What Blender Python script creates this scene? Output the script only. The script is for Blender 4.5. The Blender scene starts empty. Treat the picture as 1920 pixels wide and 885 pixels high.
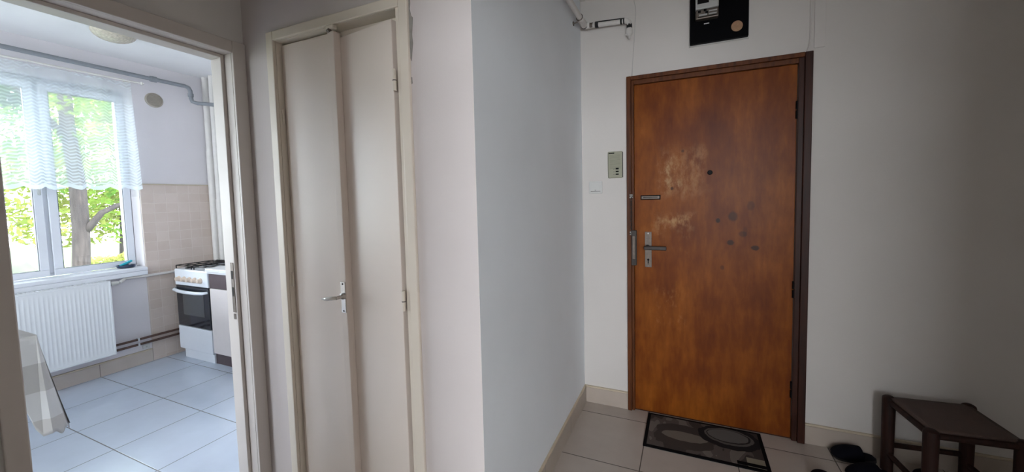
import bpy, bmesh, math, random
from mathutils import Vector, Matrix
PI = math.pi
R = random.Random(7)
scene = bpy.context.scene
COL = scene.collection

# ------------------------------------------------------------------ camera, light, exposure
cam_data = bpy.data.cameras.new('camera'); cam = bpy.data.objects.new('camera', cam_data); COL.objects.link(cam)
cam_data.sensor_width = 36; cam_data.lens = 709.78 / 1920 * 36
cam_data.shift_x = -27.75 / 1920; cam_data.shift_y = -29.38 / 1920
cam_data.clip_start = .02
yaw, pitch, roll = math.radians(22.881), math.radians(3.4236), math.radians(-1.2356)
cam.matrix_world = Matrix.Translation((0, 0, 1.35)) @ Matrix.Rotation(yaw, 4, 'Z') @ Matrix.Rotation(PI/2 - pitch, 4, 'X') @ Matrix.Rotation(roll, 4, 'Z')
scene.camera = cam
scene.view_settings.view_transform = 'Standard'
scene.view_settings.look = 'None'
scene.view_settings.exposure = 0.0
scene.view_settings.gamma = 1.0
scene.view_settings.use_curve_mapping = False

world = bpy.data.worlds.new('sky'); scene.world = world; world.use_nodes = True
bg = world.node_tree.nodes['Background']
bg.inputs[0].default_value = (.86, .93, 1, 1); bg.inputs[1].default_value = 15.0

sun_data = bpy.data.lights.new('sun', 'SUN'); sun_data.energy = 14; sun_data.angle = math.radians(1.5); sun_data.color = (1, .94, .82)
sun = bpy.data.objects.new('sun', sun_data); COL.objects.link(sun)
sun.rotation_euler = Vector((-.62, .25, -.9)).to_track_quat('-Z', 'Y').to_euler()     # from over the building, onto the trees

def area(name, loc, direction, sx, sy, power, color, portal=False):
    d = bpy.data.lights.new(name, 'AREA'); d.shape = 'RECTANGLE'; d.size = sx; d.size_y = sy
    d.energy = power; d.color = color
    if portal: d.cycles.is_portal = True
    o = bpy.data.objects.new(name, d); COL.objects.link(o)
    o.location = loc; o.rotation_euler = Vector(direction).to_track_quat('-Z', 'Y').to_euler()
    return o
# daylight through the windows of the room behind the camera and of the kitchen, plus an added opening
area('living_window_daylight', (1.28, -3.60, 1.595), (0, 1, 0), 1.39, 1.38, 90, (.96, .97, 1))
area('kitchen_added_opening_portal', (-3.0, -2.202, 1.45), (0, 1, 0), 1.4, 1.5, 1, (1, 1, 1), portal=True)  # unseen side opening, added to brighten the kitchen
area('kitchen_window_portal', (-4.602, .35, 1.57), (1, 0, 0), 2.75, 1.5, 1, (1, 1, 1), portal=True)

# ------------------------------------------------------------------ materials
class NT:
    def __init__(s, name):
        s.m = bpy.data.materials.new(name); s.m.use_nodes = True
        s.t = s.m.node_tree; s.b = s.t.nodes['Principled BSDF']; s.out = s.t.nodes['Material Output']
    def n(s, kind, **kw):
        nd = s.t.nodes.new(kind)
        for k, v in kw.items(): setattr(nd, k, v)
        return nd
    def l(s, a, b): s.t.links.new(a, b)
    def setin(s, sock, v):
        if hasattr(v, 'is_output') or isinstance(v, bpy.types.NodeSocket): s.l(v, sock)
        else: sock.default_value = v
    def math(s, op, a, b=None, c=None, clamp=False):
        nd = s.n('ShaderNodeMath', operation=op); nd.use_clamp = clamp
        s.setin(nd.inputs[0], a)
        if b is not None: s.setin(nd.inputs[1], b)
        if c is not None: s.setin(nd.inputs[2], c)
        return nd.outputs[0]
    def pos(s, obj=False):
        if obj: return s.n('ShaderNodeTexCoord').outputs['Object']
        return s.n('ShaderNodeNewGeometry').outputs['Position']
    def mapv(s, v, scale=(1,1,1), loc=(0,0,0)):
        nd = s.n('ShaderNodeMapping'); s.l(v, nd.inputs[0]); nd.inputs['Scale'].default_value = scale; nd.inputs['Location'].default_value = loc
        return nd.outputs[0]
    def noise(s, v, scale, detail=3, rough=.5):
        nd = s.n('ShaderNodeTexNoise'); s.l(v, nd.inputs['Vector']); nd.inputs['Scale'].default_value = scale
        nd.inputs['Detail'].default_value = detail; nd.inputs['Roughness'].default_value = rough
        return nd.outputs['Fac']
    def ramp(s, f, stops):
        nd = s.n('ShaderNodeValToRGB'); s.l(f, nd.inputs[0]); e = nd.color_ramp.elements
        while len(e) > 1: e.remove(e[-1])
        e[0].position, e[0].color = stops[0][0], (*stops[0][1], 1)
        for p, c in stops[1:]:
            x = e.new(p); x.color = (*c, 1)
        return nd.outputs[0]
    def mix(s, f, a, b, blend='MIX'):
        nd = s.n('ShaderNodeMix', data_type='RGBA', blend_type=blend)
        s.setin(nd.inputs[0], f)
        for i, v in ((6, a), (7, b)):
            if isinstance(v, tuple): nd.inputs[i].default_value = (*v[:3], 1)
            else: s.l(v, nd.inputs[i])
        return nd.outputs[2]
    def bump(s, h, strength=.2, dist=.01):
        nd = s.n('ShaderNodeBump'); s.l(h, nd.inputs['Height']); nd.inputs['Strength'].default_value = strength; nd.inputs['Distance'].default_value = dist
        s.l(nd.outputs[0], s.b.inputs['Normal'])
    def color(s, c):
        if isinstance(c, tuple): s.b.inputs['Base Color'].default_value = (*c[:3], 1)
        else: s.l(c, s.b.inputs['Base Color'])
    def set(s, rough=.6, metal=0, spec=.5, coat=0):
        s.b.inputs['Roughness'].default_value = rough; s.b.inputs['Metallic'].default_value = metal
        s.b.inputs['Specular IOR Level'].default_value = spec; s.b.inputs['Coat Weight'].default_value = coat

def paint(name, c, rough=.85, var=.05, scale=3, bump=.12, bscale=90, spec=.3, obj=False):
    t = NT(name); p = t.pos(obj)
    f = t.noise(p, scale, 4); c2 = tuple(max(0, x*(1-var*2)) for x in c)
    t.color(t.mix(t.math('MULTIPLY', f, 1.0), c, c2)); t.set(rough, 0, spec)
    if bump: t.bump(t.noise(p, bscale, 4, .6), bump, .004)
    return t.m
def plain(name, c, rough=.5, metal=0, spec=.5, coat=0, var=.08, scale=25):
    t = NT(name); f = t.noise(t.pos(True), scale, 3)
    t.color(t.mix(f, c, tuple(x*(1-var*2) for x in c))); t.set(rough, metal, spec, coat)
    return t.m

M = {}
M['wall_warm'] = paint('white_wall_paint', (.70, .64, .625))
M['wall_cool'] = paint('cool_white_wall_paint', (.86, .895, .93))
M['wall_hall'] = paint('hall_wall_paint', (.72, .685, .655))
M['wall_grey'] = paint('doorway_wall_paint', (.80, .77, .745))
M['wall_kitchen'] = paint('kitchen_wall_paint', (.84, .81, .845))
M['dark_paint'] = paint('brownish_unseen_wall_paint', (.55, .53, .48))  # unseen walls darkened to cut light bounced into the hall
M['ceiling_hall'] = paint('dull_hall_ceiling_paint', (.85, .83, .80))
M['ceiling'] = paint('ceiling_paint', (.86, .86, .87))
M['trim_cream'] = paint('cream_gloss_trim', (.84, .755, .65), rough=.32, var=.05, scale=6, bump=.10, bscale=30, spec=.5)
M['trim_grey'] = paint('greyed_cream_gloss_trim', (.72, .66, .62), rough=.4, var=.06, scale=5, bump=.10, bscale=30, spec=.5)
M['door_cream'] = paint('cream_gloss_door', (.88, .775, .695), rough=.34, var=.05, scale=2.5, bump=.06, bscale=9, spec=.5)
M['chip'] = paint('bare_chipped_plaster', (.38, .36, .33), rough=.9, var=.2, scale=60)
M['upvc'] = plain('white_plastic_window', (.80, .83, .90), .3, var=.02)
M['white_enamel'] = plain('white_enamel', (.84, .88, .95), .25, var=.02)
M['rad_white'] = plain('radiator_enamel', (.84, .87, .90), .35, var=.02)
M['pipe_white'] = plain('old_white_pipe_paint', (.78, .755, .73), .45, var=.08)
M['grey_pipe'] = plain('grey_pipe_paint', (.27, .29, .32), .45, var=.1)
M['copper'] = plain('rusty_brown_pipe', (.14, .075, .06), .5, var=.25)
M['black'] = plain('black_plastic', (.004, .004, .005), .5, spec=.12, var=.1)
M['black_gloss'] = plain('black_gloss_board', (.0015, .0015, .0025), .5, spec=.06, var=.1)
M['dark_gap'] = plain('dark_seam', (.02, .015, .012), .8)
M['chrome'] = plain('worn_chrome', (.75, .74, .72), .22, 1)
M['dull_metal'] = plain('tarnished_steel', (.22, .185, .16), .45, .8, var=.25, scale=60)
M['dark_metal'] = plain('dark_tarnished_metal', (.075, .065, .06), .5, .6, var=.25, scale=60)
M['iron'] = plain('cast_iron', (.015, .015, .017), .5, .3)
M['beige_plastic'] = plain('khaki_beige_plastic', (.37, .365, .275), .5, var=.05)
M['white_plastic'] = plain('white_switch_plastic', (.66, .66, .64), .4, var=.03)
M['knob'] = plain('peach_beige_knob', (.74, .60, .50), .4, var=.05)
M['oven_black'] = plain('oven_dark_glass', (.018, .02, .028), .1, spec=.6)
M['oven_window'] = plain('oven_window_glass', (.075, .08, .085), .12, spec=.6)
M['cab_cream'] = plain('cream_cabinet_laminate', (.78, .72, .71), .4, var=.03)
M['cab_brown'] = plain('dark_brown_laminate', (.105, .075, .082), .45, var=.1)
M['sink_white'] = plain('white_enamel_sink', (.80, .82, .86), .25, var=.02)
M['cyan'] = plain('cyan_plastic', (.02, .46, .60), .3)
M['dish'] = plain('navy_dish', (.03, .05, .10), .3)
M['rubber'] = plain('black_rubber_edge', (.003, .003, .004), .8, spec=.1)
M['slipper'] = plain('black_navy_felt', (.005, .005, .009), .9, spec=.1)
M['slipper_sole'] = plain('dark_slipper_sole', (.018, .015, .014), .8)
M['brown_frame'] = None
M['rod'] = plain('white_rod', (.80, .78, .74), .4)
M['vent'] = plain('yellowed_vent_plastic', (.52, .47, .40), .5, var=.12)
M['cable'] = plain('white_painted_cable', (.60, .59, .57), .6)
M['grey_lid'] = plain('pale_grey_plastic', (.50, .51, .50), .45)
M['orange_seal'] = plain('orange_paper_sticker', (.50, .29, .16), .6, var=.25, scale=80)
M['white_label'] = plain('white_paper_label', (.85, .85, .85), .6)
M['lever'] = plain('clear_lever_plastic', (.72, .69, .64), .15, coat=.6)

def lamp_mat():
    t = NT('pressed_cream_glass'); p = t.pos(True)
    v = t.n('ShaderNodeTexVoronoi'); t.l(p, v.inputs['Vector']); v.inputs['Scale'].default_value = 60
    t.color(t.ramp(v.outputs['Distance'], [(0, (.80, .74, .60)), (.6, (.62, .57, .46))])); t.set(.2, 0, .6)
    t.b.inputs['Transmission Weight'].default_value = .25
    t.bump(v.outputs['Distance'], .5, .006); return t.m
M['lamp'] = lamp_mat()

def tiles(name, cx, cy, ox, oy, c1, c2, grout, rough, axes='xy', gw=.0035, var=.5, spec=.5):
    """a tile grid, cx by cy metres, joints passing through (ox, oy)"""
    t = NT(name); p = t.pos(); sp = t.n('ShaderNodeSeparateXYZ'); t.l(p, sp.inputs[0])
    ax = {'x': 0, 'y': 1, 'z': 2}
    a, b = sp.outputs[ax[axes[0]]], sp.outputs[ax[axes[1]]]
    def joint(s_, c, o):
        u = t.math('DIVIDE', t.math('SUBTRACT', s_, o), c); cell = t.math('FLOOR', u); f = t.math('FRACT', u)
        d = t.math('MULTIPLY', t.math('MINIMUM', f, t.math('SUBTRACT', 1.0, f)), c)
        return cell, d
    ca, da = joint(a, cx, ox); cb, db = joint(b, cy, oy)
    d = t.math('MINIMUM', da, db)
    msk = t.n('ShaderNodeMapRange', interpolation_type='SMOOTHSTEP'); t.l(d, msk.inputs[0]); msk.inputs[1].default_value = gw*.35; msk.inputs[2].default_value = gw
    cv = t.n('ShaderNodeCombineXYZ'); t.l(ca, cv.inputs[0]); t.l(cb, cv.inputs[1])
    wn = t.n('ShaderNodeTexWhiteNoise', noise_dimensions='3D'); t.l(cv.outputs[0], wn.inputs[0])
    f = t.math('ADD', t.math('MULTIPLY', t.noise(p, 7, 5, .6), 1-var*.5), t.math('MULTIPLY', wn.outputs[0], var*.5))
    col = t.ramp(f, [(.3, c1), (.75, c2)])
    t.color(t.mix(msk.outputs[0], grout, col)); t.set(rough, 0, spec)
    t.bump(msk.outputs[0], .5, .0015)
    return t.m
M['floor_hall'] = tiles('hall_floor_tiles', .45, .422, -.208, 1.842, (.50, .44, .39), (.42, .365, .32), (.07, .055, .045), .42)
M['floor_kitchen'] = tiles('kitchen_floor_tiles', .4475, .411, -2.930, .966, (.56, .63, .75), (.51, .575, .69), (.2, .19, .19), .2)
M['base_tile'] = tiles('baseboard_tiles', 4.5, 5, -1.11, -3.3, (.50, .43, .37), (.43, .365, .31), (.1, .08, .07), .45, 'xz')
M['base_tile_y'] = tiles('baseboard_tiles_side', .42, 5, .75, -3.3, (.46, .40, .34), (.40, .345, .29), (.15, .12, .1), .45, 'yz', gw=.002)
M['edge_cream'] = paint('cream_baseboard_bead', (.70, .60, .46), rough=.5, var=.15, scale=20)
M['wall_tile'] = tiles('kitchen_wall_tiles', .084, .084, 1.706, .112, (.70, .60, .545), (.63, .525, .465), (.73, .64, .585), .35, 'yz', gw=.004, var=.7)
M['base_kitchen'] = tiles('kitchen_baseboard_tiles', .42, 5, .535, -3.3, (.60, .53, .48), (.53, .46, .41), (.25, .2, .18), .4, 'yz', gw=.003)

def wood_door():
    t = NT('varnished_plywood'); p = t.pos()
    p1 = t.mapv(p, (9, 9, 3.0)); n1 = t.noise(p1, 1, 5, .62)
    p2 = t.mapv(p, (60, 60, 7)); n2 = t.noise(p2, 1, 4, .65)
    p3 = t.mapv(p, (2, 2, 5)); n3 = t.noise(p3, 1, 3)
    f = t.math('ADD', t.math('ADD', t.math('MULTIPLY', n1, .62), t.math('MULTIPLY', n2, .16)), t.math('MULTIPLY', n3, .22))
    col = t.ramp(f, [(.34, (.105, .020, .002)), (.47, (.165, .038, .003)), (.60, (.245, .068, .006)), (.72, (.34, .115, .016))])
    sp = t.n('ShaderNodeSeparateXYZ'); t.l(p, sp.inputs[0]); X, Z = sp.outputs[0], sp.outputs[2]
    # window sheen painted in above the handle, worn, scraped varnish lower down
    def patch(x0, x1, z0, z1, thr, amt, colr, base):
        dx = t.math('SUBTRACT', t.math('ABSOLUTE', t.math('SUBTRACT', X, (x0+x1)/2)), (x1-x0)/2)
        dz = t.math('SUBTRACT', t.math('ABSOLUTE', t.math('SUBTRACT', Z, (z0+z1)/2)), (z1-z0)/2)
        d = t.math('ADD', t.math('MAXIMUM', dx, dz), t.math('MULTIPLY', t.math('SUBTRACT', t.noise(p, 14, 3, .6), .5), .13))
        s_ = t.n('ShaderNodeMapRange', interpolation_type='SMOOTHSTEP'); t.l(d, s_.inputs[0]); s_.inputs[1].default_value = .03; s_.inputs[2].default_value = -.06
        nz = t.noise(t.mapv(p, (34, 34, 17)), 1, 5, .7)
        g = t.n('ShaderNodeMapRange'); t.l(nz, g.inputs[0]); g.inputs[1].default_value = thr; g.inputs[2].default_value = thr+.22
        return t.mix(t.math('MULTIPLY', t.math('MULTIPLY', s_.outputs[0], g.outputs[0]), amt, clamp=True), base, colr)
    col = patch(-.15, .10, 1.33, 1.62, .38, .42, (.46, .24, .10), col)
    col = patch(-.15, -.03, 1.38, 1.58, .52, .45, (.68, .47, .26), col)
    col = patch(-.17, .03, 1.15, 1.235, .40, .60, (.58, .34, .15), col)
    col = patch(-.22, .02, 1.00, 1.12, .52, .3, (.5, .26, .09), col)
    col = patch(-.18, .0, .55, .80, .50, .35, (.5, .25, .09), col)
    # burn marks and knots
    for (x, z, rx, rz, k) in ((.166,1.197,.011,.013,.95), (.241,1.221,.022,.028,.7), (.327,1.279,.018,.026,.45), (.23,1.073,.019,.014,.85), (.291,1.122,.020,.016,.5), (.350,1.047,.019,.013,.85), (-.078,1.385,.008,.009,.8), (.30,1.135,.011,.03,.3), (.19,.93,.01,.012,.5), (-.02,1.60,.008,.008,.6)):
        nz = t.math('MULTIPLY', t.math('SUBTRACT', t.noise(p, 55, 2), .5), 1.1)
        a = t.math('POWER', t.math('DIVIDE', t.math('SUBTRACT', X, x), rx), 2.0); b = t.math('POWER', t.math('DIVIDE', t.math('SUBTRACT', Z, z), rz), 2.0)
        r2 = t.math('ADD', t.math('ADD', a, b), nz)
        s_ = t.n('ShaderNodeMapRange', interpolation_type='SMOOTHSTEP'); t.l(r2, s_.inputs[0]); s_.inputs[1].default_value = 1.5; s_.inputs[2].default_value = .5
        col = t.mix(t.math('MULTIPLY', s_.outputs[0], k), col, (.028, .011, .006))
    t.color(col); t.set(.42, 0, .18)
    t.bump(n2, .12, .002); return t.m
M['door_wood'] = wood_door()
def dark_wood(name, a, b, rough=.45):
    t = NT(name); p = t.pos()
    f = t.noise(t.mapv(p, (40, 40, 4)), 1, 5, .6)
    t.color(t.ramp(f, [(.3, a), (.7, b)])); t.set(rough, 0, .25); t.bump(f, .15, .002); return t.m
M['frame_wood'] = dark_wood('reddish_brown_frame_wood', (.060, .017, .006), (.155, .047, .012))
M['frame_wood_dark'] = dark_wood('dark_brown_frame_wood', (.018, .006, .004), (.055, .015, .007))
M['stool_wood'] = dark_wood('dark_stool_wood', (.014, .006, .005), (.042, .015, .010), .6)
def stool_seat():
    t = NT('worn_brown_seat_cord'); p = t.pos(True)
    w = t.n('ShaderNodeTexWave', wave_type='BANDS', bands_direction='X'); t.l(p, w.inputs['Vector']); w.inputs['Scale'].default_value = 45
    n_ = t.noise(p, 12, 4)
    t.color(t.mix(n_, (.115, .075, .062), (.075, .052, .045))); t.set(.6, 0, .3); t.bump(w.outputs[1], .25, .002); return t.m
M['stool_seat'] = stool_seat()

def lace():
    t = NT('white_lace'); uv = t.n('ShaderNodeUVMap').outputs[0]
    sp = t.n('ShaderNodeSeparateXYZ'); t.l(uv, sp.inputs[0]); U, V = sp.outputs[0], sp.outputs[1]   # metres
    zig = t.math('ABSOLUTE', t.math('SUBTRACT', t.math('FRACT', t.math('DIVIDE', U, .074)), .5))
    v2 = t.math('ADD', V, t.math('MULTIPLY', zig, -.034))
    st = t.math('FRACT', t.math('DIVIDE', v2, .0235))
    line = t.n('ShaderNodeMapRange', interpolation_type='SMOOTHSTEP'); t.l(t.math('ABSOLUTE', t.math('SUBTRACT', st, .5)), line.inputs[0]); line.inputs[1].default_value = .30; line.inputs[2].default_value = .16
    # bands of closer pattern low down, plainer net at the top
    low = t.n('ShaderNodeMapRange', interpolation_type='SMOOTHSTEP'); t.l(V, low.inputs[0]); low.inputs[1].default_value = .70; low.inputs[2].default_value = .25
    patches = t.math('GREATER_THAN', t.noise(t.mapv(uv, (2.2, 7, 1)), 1, 1), .44)
    amt = t.math('MULTIPLY', line.outputs[0], t.math('MAXIMUM', t.math('MULTIPLY', patches, .4), low.outputs[0]))
    hem = t.math('LESS_THAN', V, .03)
    op = t.math('MAXIMUM', t.math('ADD', t.math('MULTIPLY', amt, .32), .38), t.math('MULTIPLY', hem, .75))
    dif = t.n('ShaderNodeBsdfDiffuse'); dif.inputs[0].default_value = (.80, .86, .93, 1)
    trl = t.n('ShaderNodeBsdfTranslucent'); trl.inputs[0].default_value = (.74, .82, .92, 1)
    m1 = t.n('ShaderNodeMixShader'); m1.inputs[0].default_value = .55; t.l(dif.outputs[0], m1.inputs[1]); t.l(trl.outputs[0], m1.inputs[2])
    tr = t.n('ShaderNodeBsdfTransparent')
    m2 = t.n('ShaderNodeMixShader'); t.l(op, m2.inputs[0]); t.l(tr.outputs[0], m2.inputs[1]); t.l(m1.outputs[0], m2.inputs[2])
    t.l(m2.outputs[0], t.out.inputs[0]); t.t.nodes.remove(t.b); return t.m
M['lace'] = lace()
def glass():
    t = NT('window_glass'); tr = t.n('ShaderNodeBsdfTransparent'); tr.inputs[0].default_value = (.97, .98, .98, 1)
    gl = t.n('ShaderNodeBsdfGlossy'); gl.inputs['Roughness'].default_value = .02
    fr = t.n('ShaderNodeFresnel'); fr.inputs[0].default_value = 1.45
    mx = t.n('ShaderNodeMixShader'); t.l(fr.outputs[0], mx.inputs[0]); t.l(tr.outputs[0], mx.inputs[1]); t.l(gl.outputs[0], mx.inputs[2])
    t.l(mx.outputs[0], t.out.inputs[0]); t.t.nodes.remove(t.b); return t.m
M['glass'] = glass()
def cloth_mat():
    t = NT('checked_oilcloth'); uv = t.n('ShaderNodeUVMap').outputs[0]
    sp = t.n('ShaderNodeSeparateXYZ'); t.l(uv, sp.inputs[0])
    u = t.math('FLOOR', t.math('DIVIDE', t.math('ADD', sp.outputs[0], .03), .13)); v = t.math('FLOOR', t.math('DIVIDE', sp.outputs[1], .135))
    cv = t.n('ShaderNodeCombineXYZ'); t.l(u, cv.inputs[0]); t.l(v, cv.inputs[1])
    wn = t.n('ShaderNodeTexWhiteNoise'); t.l(cv.outputs[0], wn.inputs[0])
    col = t.ramp(wn.outputs[0], [(0, (.42, .40, .375)), (.35, (.50, .48, .455)), (.55, (.56, .545, .525)), (.8, (.45, .42, .39)), (.95, (.66, .65, .63))])
    col.node.color_ramp.interpolation = 'CONSTANT'
    t.color(col); t.set(.3, 0, .5); return t.m
M['cloth'] = cloth_mat()
def mat_rug():
    t = NT('printed_doormat'); p = t.pos(True); sp = t.n('ShaderNodeSeparateXYZ'); t.l(p, sp.inputs[0]); X, Y = sp.outputs[0], sp.outputs[1]
    nz = t.math('MULTIPLY', t.math('SUBTRACT', t.noise(p, 22, 3), .5), .5)
    def ell(x, y, rx, ry):
        a = t.math('POWER', t.math('DIVIDE', t.math('SUBTRACT', X, x), rx), 2.0); b = t.math('POWER', t.math('DIVIDE', t.math('SUBTRACT', Y, y), ry), 2.0)
        return t.math('ADD', t.math('ADD', a, b), nz)
    base = t.ramp(t.noise(t.mapv(p, (9, 5, 1)), 1, 2), [(.40, (.050, .040, .036)), (.5, (.095, .078, .070)), (.60, (.16, .135, .118))])
    base.node.color_ramp.interpolation = 'CONSTANT'
    sq = t.math('MULTIPLY', t.math('GREATER_THAN', X, .20), t.math('LESS_THAN', Y, -.075))
    col = t.mix(sq, base, (.26, .235, .175))
    col = t.mix(t.math('LESS_THAN', ell(-.105, .03, .135, .07), 1.0), col, (.052, .042, .038))
    col = t.mix(t.math('LESS_THAN', ell(-.095, -.045, .155, .075), 1.0), col, (.055, .044, .038))
    col = t.mix(t.math('LESS_THAN', ell(-.090, -.010, .120, .042), 1.0), col, (.17, .145, .120))
    col = t.mix(t.math('LESS_THAN', ell(.135, .065, .155, .105), 1.0), col, (.014, .012, .013))
    col = t.mix(t.math('LESS_THAN', ell(.135, .073, .122, .075), 1.0), col, (.10, .092, .085))
    col = t.mix(t.math('LESS_THAN', ell(.133, .077, .108, .062), 1.0), col, (.020, .018, .018))
    col = t.mix(t.math('LESS_THAN', ell(.130, .080, .100, .056), 1.0), col, (.125, .118, .112))
    t.color(col); t.set(.9, 0, .2); t.bump(t.noise(p, 400, 2), .5, .003); return t.m
M['doormat'] = mat_rug()
def leafmat(name, a, b):
    t = NT(name); f = t.noise(t.pos(), 1.6, 3)
    col = t.ramp(f, [(.35, a), (.65, b)])
    dif = t.n('ShaderNodeBsdfDiffuse'); t.l(col, dif.inputs[0]); trl = t.n('ShaderNodeBsdfTranslucent'); t.l(col, trl.inputs[0])
    m1 = t.n('ShaderNodeMixShader'); m1.inputs[0].default_value = .45; t.l(dif.outputs[0], m1.inputs[1]); t.l(trl.outputs[0], m1.inputs[2])
    t.l(m1.outputs[0], t.out.inputs[0]); t.t.nodes.remove(t.b); return t.m
M['leaf'] = leafmat('lime_leaves', (.06, .13, .022), (.15, .21, .038))
M['leaf2'] = leafmat('deep_green_leaves', (.04, .09, .022), (.09, .16, .045))
M['leaf3'] = leafmat('pale_yellow_green_leaves', (.18, .24, .055), (.30, .32, .09))
M['bark'] = dark_wood('grey_brown_bark', (.018, .015, .015), (.045, .038, .036), .9)
M['grass'] = paint('sunny_grass', (.13, .18, .06), rough=1, var=.3, scale=1.2)
M['outside_wall'] = paint('rendered_outer_wall', (.6, .58, .55))

# ------------------------------------------------------------------ mesh helpers
class MB:
    def __init__(s): s.bm = bmesh.new()
    def box(s, x0, x1, y0, y1, z0, z1):
        g = bmesh.ops.create_cube(s.bm, size=1)
        for v in g['verts']:
            v.co = Vector(((x0+x1)/2 + v.co.x*(x1-x0), (y0+y1)/2 + v.co.y*(y1-y0), (z0+z1)/2 + v.co.z*(z1-z0)))
        return s
    def cyl(s, a, b, r, r2=None, seg=20):
        a, b = Vector(a), Vector(b); d = b-a
        g = bmesh.ops.create_cone(s.bm, cap_ends=True, segments=seg, radius1=r, radius2=r if r2 is None else r2, depth=d.length)
        m = Matrix.Translation((a+b)/2) @ d.to_track_quat('Z', 'Y').to_matrix().to_4x4()
        for v in g['verts']: v.co = m @ v.co
        return s
    def tube(s, pts, r, seg=14, caps=True):
        pts = [Vector(p) for p in pts]; rr = r if isinstance(r, (list, tuple)) else [r]*len(pts)
        rings = []; up = None
        for i, p in enumerate(pts):
            d = (pts[min(i+1, len(pts)-1)] - pts[max(i-1, 0)]).normalized()
            if up is None: up = Vector((0, 0, 1)) if abs(d.z) < .9 else Vector((1, 0, 0))
            n1 = d.cross(up).normalized(); n2 = n1.cross(d).normalized(); up = n2
            rings.append([s.bm.verts.new(p + n1*math.cos(2*PI*k/seg)*rr[i] + n2*math.sin(2*PI*k/seg)*rr[i]) for k in range(seg)])
        for a, b in zip(rings, rings[1:]):
            for k in range(seg): s.bm.faces.new((a[k], a[(k+1) % seg], b[(k+1) % seg], b[k]))
        if caps: s.bm.faces.new(rings[0][::-1]); s.bm.faces.new(rings[-1])
        return s
    def prism(s, pts, axis, a, b):
        """polygon pts in the plane across the axis (y,z)/(x,z)/(x,y), pushed from a to b"""
        def P(u, v, w): return {'x': (w, u, v), 'y': (u, w, v), 'z': (u, v, w)}[axis]
        lo = [s.bm.verts.new(P(u, v, a)) for u, v in pts]; hi = [s.bm.verts.new(P(u, v, b)) for u, v in pts]
        s.bm.faces.new(lo[::-1]); s.bm.faces.new(hi); n = len(pts)
        for k in range(n): s.bm.faces.new((lo[k], lo[(k+1) % n], hi[(k+1) % n], hi[k]))
        return s
    def lathe(s, prof, c, axis='z', seg=32):
        c = Vector(c); rings = []
        for r, h in prof:
            ring = []
            for k in range(seg):
                u, v = r*math.cos(2*PI*k/seg), r*math.sin(2*PI*k/seg)
                ring.append(s.bm.verts.new(c + Vector({'z': (u, v, h), 'y': (u, h, v), 'x': (h, u, v)}[axis])))
            rings.append(ring)
        for a, b in zip(rings, rings[1:]):
            for k in range(seg): s.bm.faces.new((a[k], a[(k+1) % seg], b[(k+1) % seg], b[k]))
        s.bm.faces.new(rings[0][::-1]); s.bm.faces.new(rings[-1]); return s
    def grid(s, nu, nv, fn, uvfn=None):
        vs = [[s.bm.verts.new(fn(i/nu, j/nv)) for j in range(nv+1)] for i in range(nu+1)]
        uvl = s.bm.loops.layers.uv.verify() if uvfn else None
        for i in range(nu):
            for j in range(nv):
                f = s.bm.faces.new((vs[i][j], vs[i+1][j], vs[i+1][j+1], vs[i][j+1]))
                if uvfn:
                    for lp, (a, b) in zip(f.loops, ((i, j), (i+1, j), (i+1, j+1), (i, j+1))): lp[uvl].uv = uvfn(a/nu, b/nv)
        return s

def wpos(o):
    v = Vector((0, 0, 0))
    while o: v += o.location; o = o.parent
    return v
def build(name, mb, mat, parent=None, bev=0, seg=2, smooth=False, solid=0, base=None):
    bm = mb.bm
    if not solid: bmesh.ops.recalc_face_normals(bm, faces=bm.faces)
    xs = [v.co for v in bm.verts]
    if parent is None:
        mn = Vector((min(v.x for v in xs), min(v.y for v in xs), min(v.z for v in xs))); mx = Vector((max(v.x for v in xs), max(v.y for v in xs), max(v.z for v in xs)))
        org = Vector(base) if base else Vector(((mn.x+mx.x)/2, (mn.y+mx.y)/2, mn.z))
        off = org
    else: off = wpos(parent)
    for v in bm.verts: v.co -= off
    me = bpy.data.meshes.new(name); bm.to_mesh(me); bm.free()
    me.materials.append(mat)
    o = bpy.data.objects.new(name, me); COL.objects.link(o)
    if parent is None: o.location = org
    else: o.parent = parent
    if smooth:
        for p in me.polygons: p.use_smooth = True
        if smooth == 'auto':
            me.set_sharp_from_angle(angle=math.radians(40))
    if solid:
        m = o.modifiers.new('thickness', 'SOLIDIFY'); m.thickness = solid; m.offset = 0
    if bev:
        m = o.modifiers.new('bevel', 'BEVEL'); m.width = bev; m.segments = seg; m.limit_method = 'ANGLE'; m.angle_limit = math.radians(40)
    return o
def tag(o, label, cat, group=None, kind=None):
    o['label'] = label; o['category'] = cat
    if group: o['group'] = group
    if kind: o['kind'] = kind
    return o
def thing(name, label, cat, loc, group=None, kind=None):
    o = bpy.data.objects.new(name, None); o.empty_display_size = .05; COL.objects.link(o); o.location = loc
    return tag(o, label, cat, group, kind)
def struct(name, mb, mat, label, cat, **kw):
    return tag(build(name, mb, mat, **kw), label, cat, kind='structure')

XG, YC, XK, XW, YD = -.615, 1.051, -1.724, -4.297, 2.388
HC, KC = 2.56, 2.562
KY0, KY1 = -2.1, 2.40
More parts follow.
